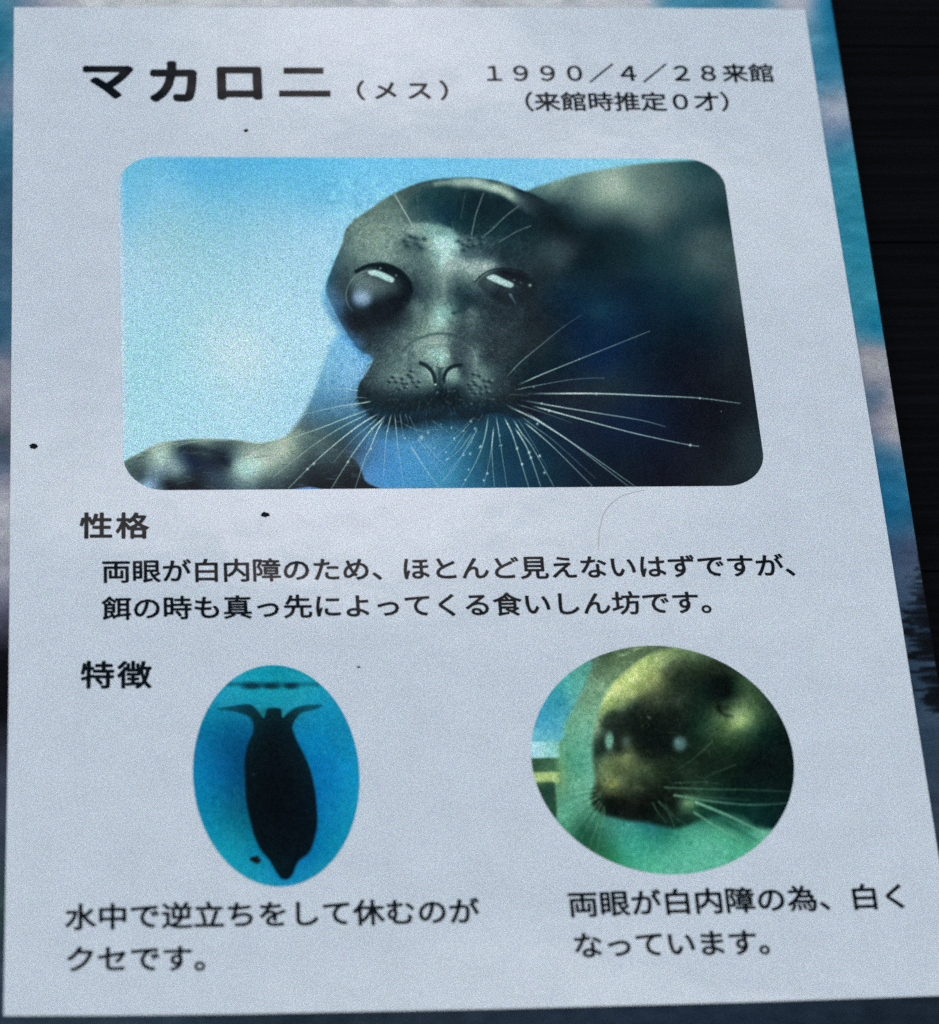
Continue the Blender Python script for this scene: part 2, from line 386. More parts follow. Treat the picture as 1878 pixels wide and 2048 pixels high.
def portrait(c):
    c.C[:] = c.field(cols(Z3, '''100,80,100,180,208;500,130,85,172,210;900,130,92,178,212;1300,120,105,188,222;1700,80,108,188,222;300,250,122,188,214;700,260,108,182,210;1200,280,108,185,215;
    300,450,138,193,205;900,400,134,193,214;1200,420,140,198,220;600,700,148,200,212;1100,700,155,204,220;300,1000,152,204,215;800,1000,168,210,220;1150,1050,164,210,224;
    700,1150,180,213,220;100,1200,152,206,215;500,1400,160,209,220;1000,1350,160,208,222;600,1580,162,209,221;100,1600,158,208,219;80,300,112,184,212;60,900,155,204,218;250,800,154,202,216;100,600,152,198,214''')
    + cols(Z4, '100,100,112,190,222;500,150,120,192,222;900,60,128,198,225;1200,50,120,195,212'), s=42)
    # soft white left rim
    # the light patch and shading of the wall
    c.poly(pts(Z3, '1280,1040 1200,1180 1130,1380 1060,1520 960,1650 900,1700 900,2000 2400,2000 2400,1300 1900,1100 1500,1100'), cols(Z3,
    '''1330,1100,112,178,214;1420,1200,118,180,216;1250,1250,112,174,204;1380,1280,118,176,210;1150,1450,76,130,158;1300,1400,92,150,184;1080,1580,72,98,104;1180,1580,60,95,105;1300,1600,42,80,94;
    1000,1700,150,160,120;1300,1700,45,65,75;1500,1700,60,120,165;1600,1600,68,136,176;1450,1850,68,132,182;1700,1750,64,138,184;1600,1900,62,136,186;1840,1750,60,130,172;1800,1600,60,120,150''')
    + cols(Z4, '''60,1500,38,96,125;50,1650,50,118,152;50,1850,50,125,160;150,1600,30,88,112;160,1800,32,98,128;230,1800,22,78,104;300,1700,12,60,80;450,1800,5,45,70;0,1750,58,130,170'''), 7)
    # flipper
    c.poly(pts(Z3, '30,1800 150,1720 250,1670 400,1648 550,1645 700,1652 820,1668 950,1640 1050,1590 1150,1650 1350,1750 1420,1880 1450,1980 -20,1990'), cols(Z3,
    '''60,1800,95,100,95;180,1720,120,140,115;260,1740,165,200,175;330,1675,112,132,108;430,1730,22,36,52;350,1700,70,88,90;600,1700,52,62,68;450,1790,15,33,55;620,1760,15,30,40;700,1700,105,115,110;720,1670,120,125,100;850,1690,150,155,120;
    950,1720,178,182,132;1010,1690,155,160,110;700,1800,150,190,180;660,1780,70,90,95;790,1820,160,205,190;850,1780,168,192,152;1080,1680,88,102,92;150,1860,65,76,82;240,1830,112,138,148;350,1820,112,138,142;180,1910,130,172,202;
    300,1900,38,33,38;450,1900,28,26,28;550,1860,50,60,75;650,1900,72,82,92;850,1880,88,94,94;1000,1850,68,72,72;1100,1900,35,30,32;1250,1850,33,33,36;1350,1850,30,32,35;1400,1920,24,24,27;1180,1740,60,78,84;500,1660,120,125,98;1120,1790,50,50,50'''), 3, s=9)
    c.poly(pts(Z3, '980,1945 1050,1922 1130,1918 1200,1945'), (75, 125, 180), 2)
    rs0 = np.random.RandomState(21)
    for k in range(160):
        x, y = rs0.uniform(60, 1380), rs0.uniform(1680, 1930); l = rs0.uniform(20, 70); a_ = rs0.uniform(-.35, .25)
        c.stroke(pts(Z3, f'{x},{y} {x+l*math.cos(a_)},{y+l*math.sin(a_)}'), 2.2, (130, 145, 135) if rs0.rand() < .45 else (18, 26, 32), .3, soft=1.2)
    c.stroke(pts(Z3, '120,1750 200,1700 320,1675 400,1662 520,1655 640,1655'), 2.5, (150, 165, 130), .5, soft=1.2, taper=False)
    c.stroke(pts(Z3, '380,1700 430,1695 520,1705 600,1740 640,1790'), 9, (12, 26, 40), .6, soft=5, taper=False)
    c.stroke(pts(Z3, '180,1840 260,1825 330,1812 400,1818'), 4, (120, 150, 155), .6, soft=3)
    # back of the body
    body = '''560,230,72,108,92;650,210,100,135,105;750,190,88,122,108;900,200,136,166,126;1000,220,152,176,132;900,270,125,150,110;1100,180,100,130,108;1200,120,84,108,88;1300,100,58,92,82;1500,90,20,58,58;1400,200,45,78,78;
    1550,200,38,68,68;1100,320,108,128,104;1200,310,104,118,98;800,300,78,106,92;750,350,28,56,56;1000,400,38,62,58;1200,400,72,92,82;1300,420,35,65,65;1580,350,14,44,44;650,330,10,30,35;900,450,8,34,38;1100,500,14,44,50;
    1350,550,35,63,63;1550,520,58,78,74;1450,620,54,78,74;1600,650,54,74,70;1200,600,14,48,56;1000,600,8,34,40;1300,800,8,38,54;1550,780,24,52,58;1650,850,48,58,63;1000,800,5,30,50;800,700,5,30,42;1200,1000,3,24,40;1500,1000,5,27,40;
    1650,1050,20,34,44;900,1000,3,34,60;900,900,9,46,68;700,900,8,38,54;900,1200,2,30,60;1200,1250,5,19,34;1400,1200,8,14,27;1650,1250,24,27,34;700,1200,5,24,34;800,1400,20,31,44;950,1330,20,38,50;1000,1500,5,24,50;1200,1500,5,21,44;
    1500,1500,8,12,22;1700,1500,20,24,32;1600,1700,25,25,32;1720,1650,30,40,48;1400,1750,14,17,30;1000,1750,3,19,34;1300,1850,10,12,25;700,1600,5,27,48;600,1750,3,38,58;800,1850,3,21,38;1550,1850,27,27,34;450,1700,5,48,70;330,1850,10,58,82'''
    body_cols = [(a, b, [q[0]+1, q[1]*.97+2, q[2]*.94+2]) for a, b, q in cols(Z4, body)]
    c.poly(pts(Z4, '400,300 500,225 600,190 750,142 900,112 1100,82 1300,66 1500,56 1900,40 1950,2000 420,2000 300,1700 200,1500 250,800'), body_cols, 4, s=26, mod=lambda x, y: np.clip(1.0-np.clip((1075-x)/75, 0, 1)*np.clip((y-815)/20, 0, 1), 0, 1))
    # head
    head = cols(ZA, '''450,200,88,112,86;350,280,98,118,88;250,350,105,124,94;300,430,122,140,106;200,450,95,118,98;420,330,110,130,98;530,300,92,115,94;580,200,58,84,74;480,400,116,140,114;400,500,122,146,120;250,560,100,124,108;150,560,68,98,98;110,650,50,80,90;80,740,38,74,90;70,820,60,100,125;130,760,50,68,74;350,580,110,134,118;480,560,116,140,124;
    620,130,50,75,64;700,110,54,80,68;850,78,50,78,68;900,88,105,135,114;1050,97,142,172,142;1150,112,152,182,147;1250,160,132,152,116;1320,205,70,85,80;950,130,60,85,75;1150,72,34,58,54;1300,128,15,38,40;1200,200,12,36,38;1050,160,25,50,50;
    700,200,24,58,63;650,280,40,74,78;800,160,18,48,50;850,250,10,40,50;950,300,8,36,44;1100,200,10,34,38;1150,300,8,31,34;1300,280,8,31,36;1000,400,16,45,50;1200,400,18,45,48;1350,400,12,37,41;1500,300,5,24,27;1600,400,5,22,27;1700,600,5,27,34;700,320,40,72,74;850,350,14,46,54;600,290,60,90,82;
    650,345,62,92,86;620,400,124,154,134;700,400,120,160,146;800,400,100,145,142;760,450,150,195,180;830,470,166,216,206;800,520,160,206,192;750,500,130,172,156;880,480,130,176,166;900,415,40,75,78;830,600,160,204,194;600,450,92,116,108;650,500,78,102,98;570,500,82,102,88;600,560,88,112,104;700,560,100,130,120;
    950,480,88,112,112;1000,460,68,94,94;960,540,74,98,104;1050,500,48,74,78;1100,450,42,68,70;1150,520,34,56,60;1300,500,24,48,50;900,620,146,172,166;1000,630,138,158,153;1100,620,122,146,142;1150,640,86,110,106;950,580,96,126,126;1100,570,54,74,80;1200,600,34,54,58;1400,560,30,50,48;1550,530,44,62,60;1650,560,34,48,54;1450,700,22,37,42;
    820,680,126,156,146;820,760,88,114,108;820,840,80,106,100;730,640,88,118,108;680,700,68,92,88;720,800,62,88,88;680,870,58,82,80;900,720,80,104,100;950,680,116,142,136;900,800,42,68,70;970,800,38,62,66;1020,880,26,48,50;930,930,42,66,66;1000,940,64,88,86;870,960,102,142,130;820,920,132,178,162;780,970,152,198,177;700,960,96,126,110;620,950,86,112,100;640,900,84,110,100;620,1020,88,114,94;720,1030,122,158,131;780,1030,142,182,161;620,1080,94,120,104;680,1090,110,140,114;
    620,720,52,72,72;620,800,28,48,54;560,900,38,48,50;300,950,18,23,28;450,950,21,26,30;180,960,24,38,50;130,930,50,85,112;250,1050,28,33,38;400,1050,38,46,50;520,1000,54,63,63;330,1150,44,54,60;240,1140,40,80,112;450,1130,60,71,71;550,1100,84,98,88;
    1000,1020,75,88,85;1100,950,38,50,54;1200,1000,44,48,52;1300,1050,44,47,51;1150,1100,54,57,59;1050,1120,60,62,64;950,1080,64,70,70;900,1040,70,80,78;1400,950,24,34,41;1400,1150,34,39,44;1500,850,14,34,45;1600,800,8,34,50;1550,1000,12,29,41;1500,1200,14,34,41;1700,1000,4,31,54;1300,1250,24,41,44;1200,1200,44,51,51;1100,1200,59,59,61;
    600,1200,108,122,113;680,1180,120,146,131;760,1150,136,166,146;780,1220,141,187,166;720,1250,126,160,146;850,1230,105,134,126;820,1280,104,134,124;900,1200,64,69,71;950,1160,74,79,79;960,1260,54,61,64;1010,1230,112,126,122;1030,1290,98,112,110;1080,1250,54,64,64;
    560,1260,98,122,108;480,1200,78,93,86;400,1200,58,70,73;400,1280,64,76,73;350,1320,48,63,63;450,1330,74,94,87;550,1330,90,115,108;520,1380,110,135,125;620,1300,80,105,98;650,1380,100,130,120;680,1330,105,140,128;720,1350,131,166,151;600,1430,68,93,90;500,1430,58,82,80;350,1400,52,68,64;290,1420,32,50,50;400,1440,46,64,62;330,1470,20,40,42;450,1490,30,50,50;280,1500,12,31,37;300,1560,10,34,44;450,1550,8,29,35;550,1500,14,36,40;650,1480,24,46,50;450,1640,14,48,63;560,1650,8,34,50;700,1580,5,29,37;700,1640,14,52,78;850,1550,3,21,29;850,1620,10,38,58;950,1500,10,34,40;1000,1580,5,29,41;800,1440,19,40,43;900,1440,19,43,48;
    870,1370,120,155,145;890,1350,120,155,145;950,1340,44,54,59;1030,1360,90,115,112;1060,1400,95,120,118;1040,1460,58,84,84;1120,1350,68,88,83;1120,1420,44,59,59;1180,1450,39,47,47;1250,1450,31,37,39;1200,1350,39,54,54;1100,1530,14,31,37;1200,1550,19,27,31;1320,1400,14,31,37;1400,1350,8,27,37;1300,1550,14,24,31;1500,1450,12,24,37;1400,1600,10,21,34''') + [q for q in body_cols if q[0] > 1130]
    # blue rim light just outside the cheek
    c.stroke(pts(ZA, '30,830 70,930 130,1030 200,1130 270,1215 330,1240'), 16, (80, 165, 215), .55, taper=False, soft=7)
    c.stroke(pts(ZA, '100,560 60,680 35,780 45,860'), 10, (110, 190, 215), .5, taper=False, soft=5)
    fade = lambda x, y: np.where(y > 800, np.clip((1170-x)/110, 0, 1), 1)
    c.poly(pts(ZA, '''500,150 620,98 750,68 900,56 1050,58 1200,82 1330,132 1420,165 1560,235 1850,330 1900,600 1900,900 1850,1200 1700,1500 1500,1620 1300,1640 1150,1600 1050,1640 950,1640 880,1600 800,1640 700,1650 560,1700 450,1680 350,1640 285,1570
    246,1500 258,1420 300,1350 345,1270 335,1228 260,1190 190,1100 130,1000 80,900 45,830 40,760 75,660 115,560 150,480 168,400 230,330 330,260 420,195'''), head, 2.6, s=11, mod=fade)
    S = lambda p, w, col, a=1., **k: c.stroke(pts(ZA, p), w/3.3, col, a, **k)
    S('50,880 120,1000 200,1110 270,1195 335,1236', 34, (66, 112, 146), .55, taper=False, soft=8); S('45,740 40,820 60,880', 16, (90, 150, 175), .4, taper=False, soft=5)
    B = lambda x, y, rx, ry, col, a=1., ang=0, hard=1: c.blob(640+x/3.3, 340+y/3.3, rx/3.3, ry/3.3, col, a, ang, hard)
    c.poly(pts(ZA, '560,300 590,210 650,150 760,110 900,118 1050,130 1180,160 1290,230 1380,330 1330,400 1200,430 1060,440 960,425 900,405 850,372 760,350 660,340 590,345'),
           cols(ZA, '620,250,40,72,72;700,180,26,62,64;800,160,18,52,54;800,300,14,50,66;900,250,8,40,50;1000,200,8,36,40;1100,250,6,32,38;1200,300,8,34,38;1300,330,10,36,42;1000,380,14,42,46;1150,400,14,42,46;680,320,50,82,84;880,370,20,55,62;600,310,60,90,84'), 6, .85)
    S('760,92 860,82 980,86 1080,102 1180,136 1270,185', 26, (158, 190, 160), .7, taper=False, soft=5)
    S('1150,112 1230,145 1300,195', 22, (180, 200, 150), .5, taper=False, soft=4); S('1290,190 1340,240 1420,290', 26, (70, 88, 84), .6, soft=7)
    S('640,92 760,66 900,54 1050,58 1190,82', 6, (30, 52, 46), .6, taper=False, soft=2); S('330,262 420,200 500,152', 6, (110, 160, 160), .4, taper=False, soft=2)
    S('230,335 330,300 420,290 470,300', 16, (72, 92, 70), .5, soft=5); S('180,390 200,420 190,470', 10, (40, 60, 56), .5, soft=3)
    c.poly(pts(ZA, '590,370 660,350 760,362 850,385 905,430 930,500 880,540 830,560 760,530 700,500 690,440 640,410'), cols(ZA, '640,385,130,162,142;720,400,124,168,152;800,410,112,158,154;760,460,156,202,188;840,470,172,222,212;880,490,150,196,188;830,530,170,215,202;720,470,130,165,150'), 6, .75)
    c.poly(pts(ZA, '850,590 920,590 1000,600 1100,610 1150,630 1080,665 1020,690 950,660 880,650 830,660 820,610'), (150, 172, 168), 7, .6)
    c.poly(pts(ZA, '620,1160 680,1115 760,1105 830,1130 855,1180 852,1240 830,1290 790,1310 740,1300 690,1262 640,1240 610,1200'), cols(ZA, '660,1160,122,146,130;750,1130,138,166,146;800,1180,128,162,144;720,1220,128,166,150;790,1240,150,198,178;830,1220,138,178,162;680,1240,110,140,128;780,1290,118,150,140'), 5, .85)
    c.poly(pts(ZA, '870,1150 940,1120 1000,1160 1010,1230 990,1300 930,1290 880,1270 862,1210'), (70, 72, 76), 6, .6)
    # fur texture before the fine features
    c.mottle(9, 4.5, pts(ZA, '40,60 1700,1650'), 1); c.mottle(3.2, 7.5, pts(ZA, '200,300 1400,1650'), 2); c.mottle(26, 3.5, pts(Z4, '0,300 1950,2000'), 6)
    rs = np.random.RandomState(11)
    for k in range(650):                                  # short hairs on the muzzle and brow
        x, y = rs.uniform(270, 1250), rs.uniform(1150, 1660)
        ang = math.atan2(y-1150, (x-790)*1.1)+rs.uniform(-.3, .3); l = rs.uniform(15, 45)
        lum = (90, 120, 115) if rs.rand() < .5 else (5, 22, 28)
        if y > 1480 and rs.rand() < .6: lum = (60, 95, 105)
        S(f'{x},{y} {x+l*math.cos(ang)},{y+l*math.sin(ang)}', 4, lum, .42 if y < 1480 else .5)
    for k in range(160):
        x, y = rs.uniform(500, 1150), rs.uniform(380, 620)
        ang = math.atan2(y-900, x-820)+rs.uniform(-.3, .3); l = rs.uniform(20, 60)
        S(f'{x},{y} {x+l*math.cos(ang)},{y+l*math.sin(ang)}', 3, (150, 185, 175) if rs.rand() < .5 else (30, 60, 62), .34)
    for k in range(200):
        x, y = rs.uniform(560, 1200), rs.uniform(620, 1150)
        ang = math.atan2(y-600, (x-820)*2)+rs.uniform(-.4, .4); l = rs.uniform(15, 40)
        S(f'{x},{y} {x+l*math.cos(ang)},{y+l*math.sin(ang)}', 3, (120, 150, 140) if rs.rand() < .5 else (24, 44, 46), .32)
    # left eye
    eye = cols(ZA, '250,720,108,112,104;330,730,102,104,100;400,760,88,92,90;480,780,58,66,66;560,800,12,20,26;520,700,12,24,30;400,650,7,20,27;470,850,17,21,27;370,900,14,20,26;195,790,42,54,56;250,800,92,108,118;300,950,30,36,40;300,660,74,80,76;450,920,20,25,28;200,900,25,38,48')
    c.poly(pts(ZA, '178,770 195,720 240,670 310,636 385,622 460,634 530,670 585,730 605,800 590,870 540,930 460,975 360,990 270,960 210,900 180,840'), eye, 6, s=9)
    S('240,672 300,640 380,624 460,634 530,672 585,735 602,800', 26, (4, 18, 24), .9, taper=False, soft=2)
    S('460,618 540,655 600,715 640,770', 6, (95, 120, 115), .35)
    S('310,664 240,696 190,755 172,830 185,890 215,930', 9, (125, 140, 135), .6, taper=False, soft=1.3)
    S('330,690 270,720 215,780 205,850', 4, (40, 45, 45), .5, taper=False)
    B(278, 850, 60, 56, (134, 170, 202), .95, hard=2); B(282, 838, 34, 28, (165, 200, 222), .6); B(330, 800, 90, 60, (96, 104, 104), .3); B(290, 790, 50, 24, (100, 115, 120), .5)
    B(420, 930, 130, 60, (18, 22, 26), .5)
    c.poly(pts(ZA, '318,668 370,662 430,684 488,718 474,744 425,726 370,702 330,692'), (166, 208, 202), 2.4)
    B(398, 650, 7, 6, (150, 180, 175), .8); B(502, 698, 6, 6, (150, 180, 175), .7); S('540,650 600,700', 4, (80, 100, 98), .4)
    # right eye
    c.poly(pts(ZA, '1040,745 1080,698 1140,665 1210,655 1290,668 1370,705 1420,760 1400,820 1330,870 1240,890 1150,860 1080,800'), cols(ZA,
     '1120,740,72,74,70;1200,680,16,24,28;1300,700,12,20,26;1250,790,46,50,52;1180,810,24,36,40;1350,760,22,30,36;1300,850,24,32,38;1080,760,48,58,56;1400,770,18,28,34;1150,850,18,32,36'), 6, .97, s=9)
    S('1020,745 1060,700 1120,664 1200,650 1290,660 1370,690', 8, (6, 18, 22), .8, taper=False); S('1010,735 1050,690 1110,655 1180,640', 5, (140, 165, 160), .55)
    c.poly(pts(ZA, '1110,702 1149,692 1211,720 1277,753 1256,778 1190,757 1106,718'), (166, 204, 200), 2.2)
    B(1386, 762, 10, 9, (185, 195, 160), .9); S('1255,825 1272,850 1290,880', 18, (105, 158, 182), .8); B(1282, 728, 9, 5, (130, 145, 140), .6); B(1325, 745, 14, 4, (110, 125, 125), .6, .3); B(1290, 840, 120, 50, (26, 34, 40), .4); B(1300, 770, 20, 3, (90, 105, 108), .5, .4)
    # brow spots
    for x, y in ((690, 455), (640, 490), (665, 515), (600, 440), (630, 452), (575, 500), (560, 470), (915, 470), (985, 462), (980, 512), (950, 530), (1012, 500), (1060, 455), (940, 492), (1065, 490)):
        B(x, y, 19, 14, (14, 44, 50), .85)
        B(x+16, y-10, 12, 6, (165, 200, 190), .35)
    B(620, 520, 70, 50, (50, 78, 78), .4); B(1000, 560, 90, 22, (60, 85, 90), .4); S('860,560 960,575 1080,560', 6, (60, 85, 88), .4)
    S('825,540 820,640 825,740 815,850', 26, (160, 195, 182), .3, taper=False, soft=5)
    S('880,945 920,938 965,925', 24, (22, 48, 48), .75, soft=2); S('985,925 1020,950 1050,960', 14, (120, 145, 140), .45, soft=2)
    S('600,900 640,960 700,940', 12, (60, 85, 82), .35, soft=3)
    S('560,880 600,990 560,1080 500,1130', 20, (60, 70, 68), .35, soft=5)
    # nose
    S('545,1195 610,1135 690,1100 780,1080 870,1090 950,1122 1020,1180', 18, (40, 60, 52), .62, taper=False, soft=2.6)
    S('700,1072 780,1062 860,1070 930,1095', 5, (120, 130, 120), .35, taper=False)
    S('740,1150 800,1158 860,1150', 5, (80, 105, 95), .5); S('700,1120 770,1110 830,1130', 4, (85, 110, 98), .4)
    S('606,1160 590,1220 595,1290 640,1350 700,1400', 16, (56, 76, 70), .5, taper=False, soft=2.5); B(615, 1215, 12, 18, (30, 45, 42), .6)
    S('850,1170 870,1230 850,1280', 14, (60, 72, 72), .4, soft=3)
    S('1000,1170 1022,1230 1030,1310', 12, (135, 150, 146), .55, soft=2); S('1065,1200 1050,1290', 6, (50, 60, 60), .4)
    S('665,1276 700,1292 735,1325 752,1360 760,1400', 27, (5, 20, 25), .95, taper=False, soft=1.8)
    S('925,1290 880,1296 840,1322 820,1362 815,1400', 24, (5, 22, 27), .95, taper=False, soft=1.8)
    S('765,1300 800,1312 840,1300', 10, (20, 40, 42), .7); S('790,1330 790,1400 785,1470', 36, (8, 30, 34), .7, taper=False, soft=4)
    S('690,1310 722,1338 735,1372 742,1405', 8, (145, 185, 170), .75, taper=False); S('840,1378 848,1348 875,1322 905,1318', 9, (135, 172, 167), .75, taper=False)
    B(890, 1365, 26, 36, (125, 158, 150), .5); B(762, 1416, 7, 7, (210, 225, 190), .9); B(775, 1468, 6, 6, (150, 180, 175), .8); B(850, 1462, 6, 6, (130, 160, 160), .6); B(810, 1400, 6, 8, (110, 140, 140), .5)
    for k in range(9): S(f'{660+k*9},{1340+k*4} {640+k*14},{1400+k*5}', 3, (70, 98, 92), .45)
    B(800, 1520, 480, 50, (3, 22, 29), .45); B(430, 1500, 150, 60, (6, 26, 32), .4)
    B(560, 1375, 150, 85, (108, 134, 127), .5); B(1045, 1410, 95, 90, (90, 116, 114), .5); B(430, 1320, 90, 60, (78, 98, 94), .4); B(660, 1180, 60, 50, (128, 152, 140), .4); B(985, 1230, 26, 90, (100, 116, 114), .35)
    for x, y in ((540,1380),(602,1372),(570,1410),(545,1412),(560,1440),(612,1402),(500,1402),(640,1432),(480,1370),(582,1355),(600,1330),(520,1450),(650,1400),(455,1400),(1010,1350),(1050,1362),(1010,1400),(1082,1392),(1030,1422),(1062,1442),(1092,1432),(1000,1450),(1020,1477),(1062,1477),(1100,1470),(980,1420),(1120,1400)):
        B(x, y, 15, 12, (10, 30, 34), .9); B(x+15, y-11, 12, 7, (140, 168, 160), .55); B(x-14, y+10, 10, 6, (110, 138, 132), .4)
    for k in range(70):
        x, y = rs.uniform(430, 1180), rs.uniform(1430, 1570); B(x, y, 5, 5, (110, 140, 138), rs.uniform(.15, .5))
    S('330,1640 450,1690 560,1700 700,1680 820,1660 950,1665 1100,1640 1250,1620', 120, (10, 44, 62), .6, taper=False, soft=16)
    S('480,1640 600,1660 760,1640 900,1630 1050,1630', 60, (5, 28, 38), .8, taper=False, soft=9)
    for k in range(230):
        x = rs.uniform(258, 1230); yb = np.interp(x, [250, 285, 350, 450, 560, 700, 800, 880, 950, 1050, 1150, 1230], [1500, 1560, 1635, 1672, 1688, 1645, 1632, 1590, 1630, 1632, 1600, 1590])
        a_ = math.atan2(300, (x-760)*.8)+rs.uniform(-.25, .25); l = rs.uniform(25, 75); y = yb-rs.uniform(10, 45)
        S(f'{x},{y} {x+l*math.cos(a_)},{y+l*math.sin(a_)}', 6, (5, 26, 34), .6)
    for k in range(60):
        t_ = rs.rand(); x = 258+rs.uniform(0, 25); y = 1400+t_*180; l = rs.uniform(12, 32); a_ = math.pi*(1+.12*(.5-t_))
        S(f'{x},{y} {x+l*math.cos(a_)},{y+l*math.sin(a_)}', 5, (14, 34, 40), .6)
    B(420, 985, 190, 60, (20, 26, 30), .55); B(240, 930, 60, 50, (24, 34, 42), .4)
    # brow hairs
    for p, w, a in (('490,160 520,210 560,280 610,368', 8, .85), ('640,170 645,210 652,262', 4, .3), ('1080,150 1055,220 1025,310 1000,430', 5, .6), ('960,150 945,230 930,320', 4, .3), ('1310,240 1220,310 1150,380 1085,435', 5, .6), ('1390,370 1290,412 1180,478', 5, .5), ('870,340 880,400', 3, .3), ('460,360 560,450', 3, .3)):
        S(p, w, (158, 185, 168), a, taper=False, soft=.7)
    # ear hollow
    S('1560,470 1640,510 1665,570 1650,630', 8, (55, 68, 68), .5, soft=2)
    T = lambda z, p, w, a, col=(182, 212, 205): c.stroke(pts(z, p), w*.92, col, a, soft=.8, fade=.16)
    D = lambda z, x, y, r, a=.85, col=(190, 220, 215): c.blob(*z((x, y))[0], r/3.4, r/2.9, col, a*.85, hard=1.2)
    for p, w, a in (('370,1275 450,1190 570,1090 680,1000 790,925', 1.9, .6), ('440,1315 570,1258 700,1205 900,1125 1175,1015', 2.5, .85), ('420,1345 530,1322 750,1285 920,1278', 1.8, .65), ('490,1366 880,1365 1200,1378 1450,1390 1680,1420', 3.2, 1),
                    ('460,1402 700,1445 950,1485 1130,1515 1260,1550', 2.6, .85), ('520,1435 620,1462 850,1525 1100,1590 1380,1650 1450,1660', 3.0, 1), ('430,1425 560,1465 740,1530', 1.8, .55), ('380,1435 550,1520 800,1680 1100,1890', 3.0, .9),
                    ('480,1470 620,1560 750,1650 1065,1892', 2.8, .95), ('470,1525 550,1590 650,1680 860,1890', 2.6, .95), ('450,1490 550,1565 650,1640 870,1840', 1.9, .6), ('410,1510 460,1590 520,1670 640,1890', 2.6, .9), ('430,1500 520,1640 600,1780', 1.5, .5),
                    ('420,1560 460,1620 500,1700 565,1890', 3.2, .95), ('360,1500 400,1580 430,1670 497,1890', 3.0, .95), ('315,1490 330,1590 345,1690 375,1890', 2.4, .7), ('300,1550 292,1640 292,1720 305,1890', 2.4, .8), ('270,1490 255,1590 230,1680 190,1770 120,1890', 2.8, .75),
                    ('303,1560 290,1650 280,1720 245,1885', 2.2, .6), ('212,1555 170,1640 130,1700 20,1850', 2.2, .65), ('180,1580 100,1690 0,1760', 1.8, .55), ('170,1530 80,1620 -60,1760', 1.7, .55), ('200,1490 120,1560 40,1620', 1.4, .4), ('380,1370 440,1372 500,1378', 1.4, .4), ('400,1440 360,1420', 1.4, .3), ('240,1480 200,1540', 1.4, .4)):
        T(Z4, p, w*1.15, a)
    for x, y, r in ((432, 1672, 9), (500, 1695, 10), (510, 1725, 9), (560, 1715, 7), (585, 1808, 8), (345, 1655, 5), (265, 1812, 7), (570, 1420, 6), (875, 1367, 7), (610, 1462, 8), (1402, 1654, 9), (545, 1535, 8), (460, 1760, 7), (230, 1660, 7), (160, 1790, 6), (780, 1172, 4), (1455, 1392, 6), (335, 1600, 5), (245, 1850, 7), (525, 1328, 5), (1575, 1465, 3)): D(Z4, x, y, r)
    for p, w, a in (('1460,1430 1390,1442 1270,1460 1080,1502', 2.6, .9), ('1460,1470 1300,1530 1160,1585 1000,1640 850,1690', 2.6, .8), ('1440,1500 1350,1545 1250,1600 1100,1700 900,1860', 2.6, .8), ('1500,1500 1420,1545 1330,1610 1220,1700 1120,1790 985,1925', 3.2, 1),
                    ('1500,1520 1430,1580 1360,1640 1240,1780', 2.2, .7), ('1540,1510 1500,1550 1450,1600 1380,1690 1320,1780 1230,1925', 3.3, .95), ('1530,1530 1490,1600 1450,1700 1420,1760 1365,1925', 3.0, .9), ('1480,1560 1455,1620 1425,1710', 1.7, .5),
                    ('1572,1500 1555,1570 1540,1650 1525,1870', 2.4, .75), ('1590,1500 1600,1600 1610,1700 1645,1925', 2.3, .7), ('1680,1680 1715,1735 1750,1790 1840,1925', 2.4, .75), ('1390,1370 1300,1358 1190,1355', 2.0, .75), ('1440,1412 1330,1406 1300,1420', 1.6, .6), ('1400,1450 1260,1480 1120,1540', 1.4, .3),
                    ('1620,1500 1632,1580 1640,1640', 1.7, .6), ('1650,1500 1670,1560', 1.6, .5), ('1500,1640 1410,1800', 1.3, .4), ('1760,1660 1830,1750 1880,1790', 1.7, .5)):
        T(Z3, p, w*1.1, a)
    T(Z3, '330,1690 450,1660 560,1652 650,1650', 2.2, .55, (170, 185, 150)); T(Z3, '720,1760 850,1700 1000,1650', 2.6, .6, (200, 200, 130))
    T(Z3, '860,1070 1000,1120 1200,1210', 1.8, .35, (70, 120, 130)); T(Z3, '1230,1200 1400,1270 1440,1290', 1.6, .3, (170, 215, 230))
    for x, y, r in ((1460, 1585, 6), (1325, 1775, 8), (1130, 1785, 8), (1095, 1815, 8), (1455, 1700, 6), (1345, 1600, 5), (1550, 1600, 5)): D(Z3, x, y, r)
    for x, y, r in ((440, 540, 13), (642, 545, 6), (590, 630, 6), (600, 672, 6), (520, 605, 4), (340, 545, 6), (480, 510, 8), (745, 440, 8), (770, 485, 8), (700, 500, 5), (740, 640, 8), (700, 648, 7), (710, 800, 6), (845, 762, 7), (800, 600, 7), (625, 480, 6), (370, 790, 3), (920, 590, 4), (560, 460, 4), (1165, 655, 8), (1060, 705, 7)): D(Z9, x, y, r, .8)
    for k in range(46):
        x, y = rs.uniform(200, 780), rs.uniform(420, 600); a = math.atan2(y-300, x-480)+rs.uniform(-.5, .5); l = rs.uniform(15, 60)
        T(Z9, f'{x},{y} {x+l*math.cos(a)},{y+l*math.sin(a)}', 1.2, .4, (150, 190, 215))
    for p in ('410,540 470,620 560,760', '370,600 450,710 550,845', '300,440 430,500 520,490 560,500', '730,480 650,600 590,690', '770,500 720,590 640,740 560,810', '500,430 620,520', '360,400 420,520'): T(Z9, p, 1.8, .5, (165, 200, 215))
    T(Z4, '1185,1135 1215,1160 1190,1190 1215,1220', 1.2, .35, (60, 110, 110))
    c.hue(.85, .8)
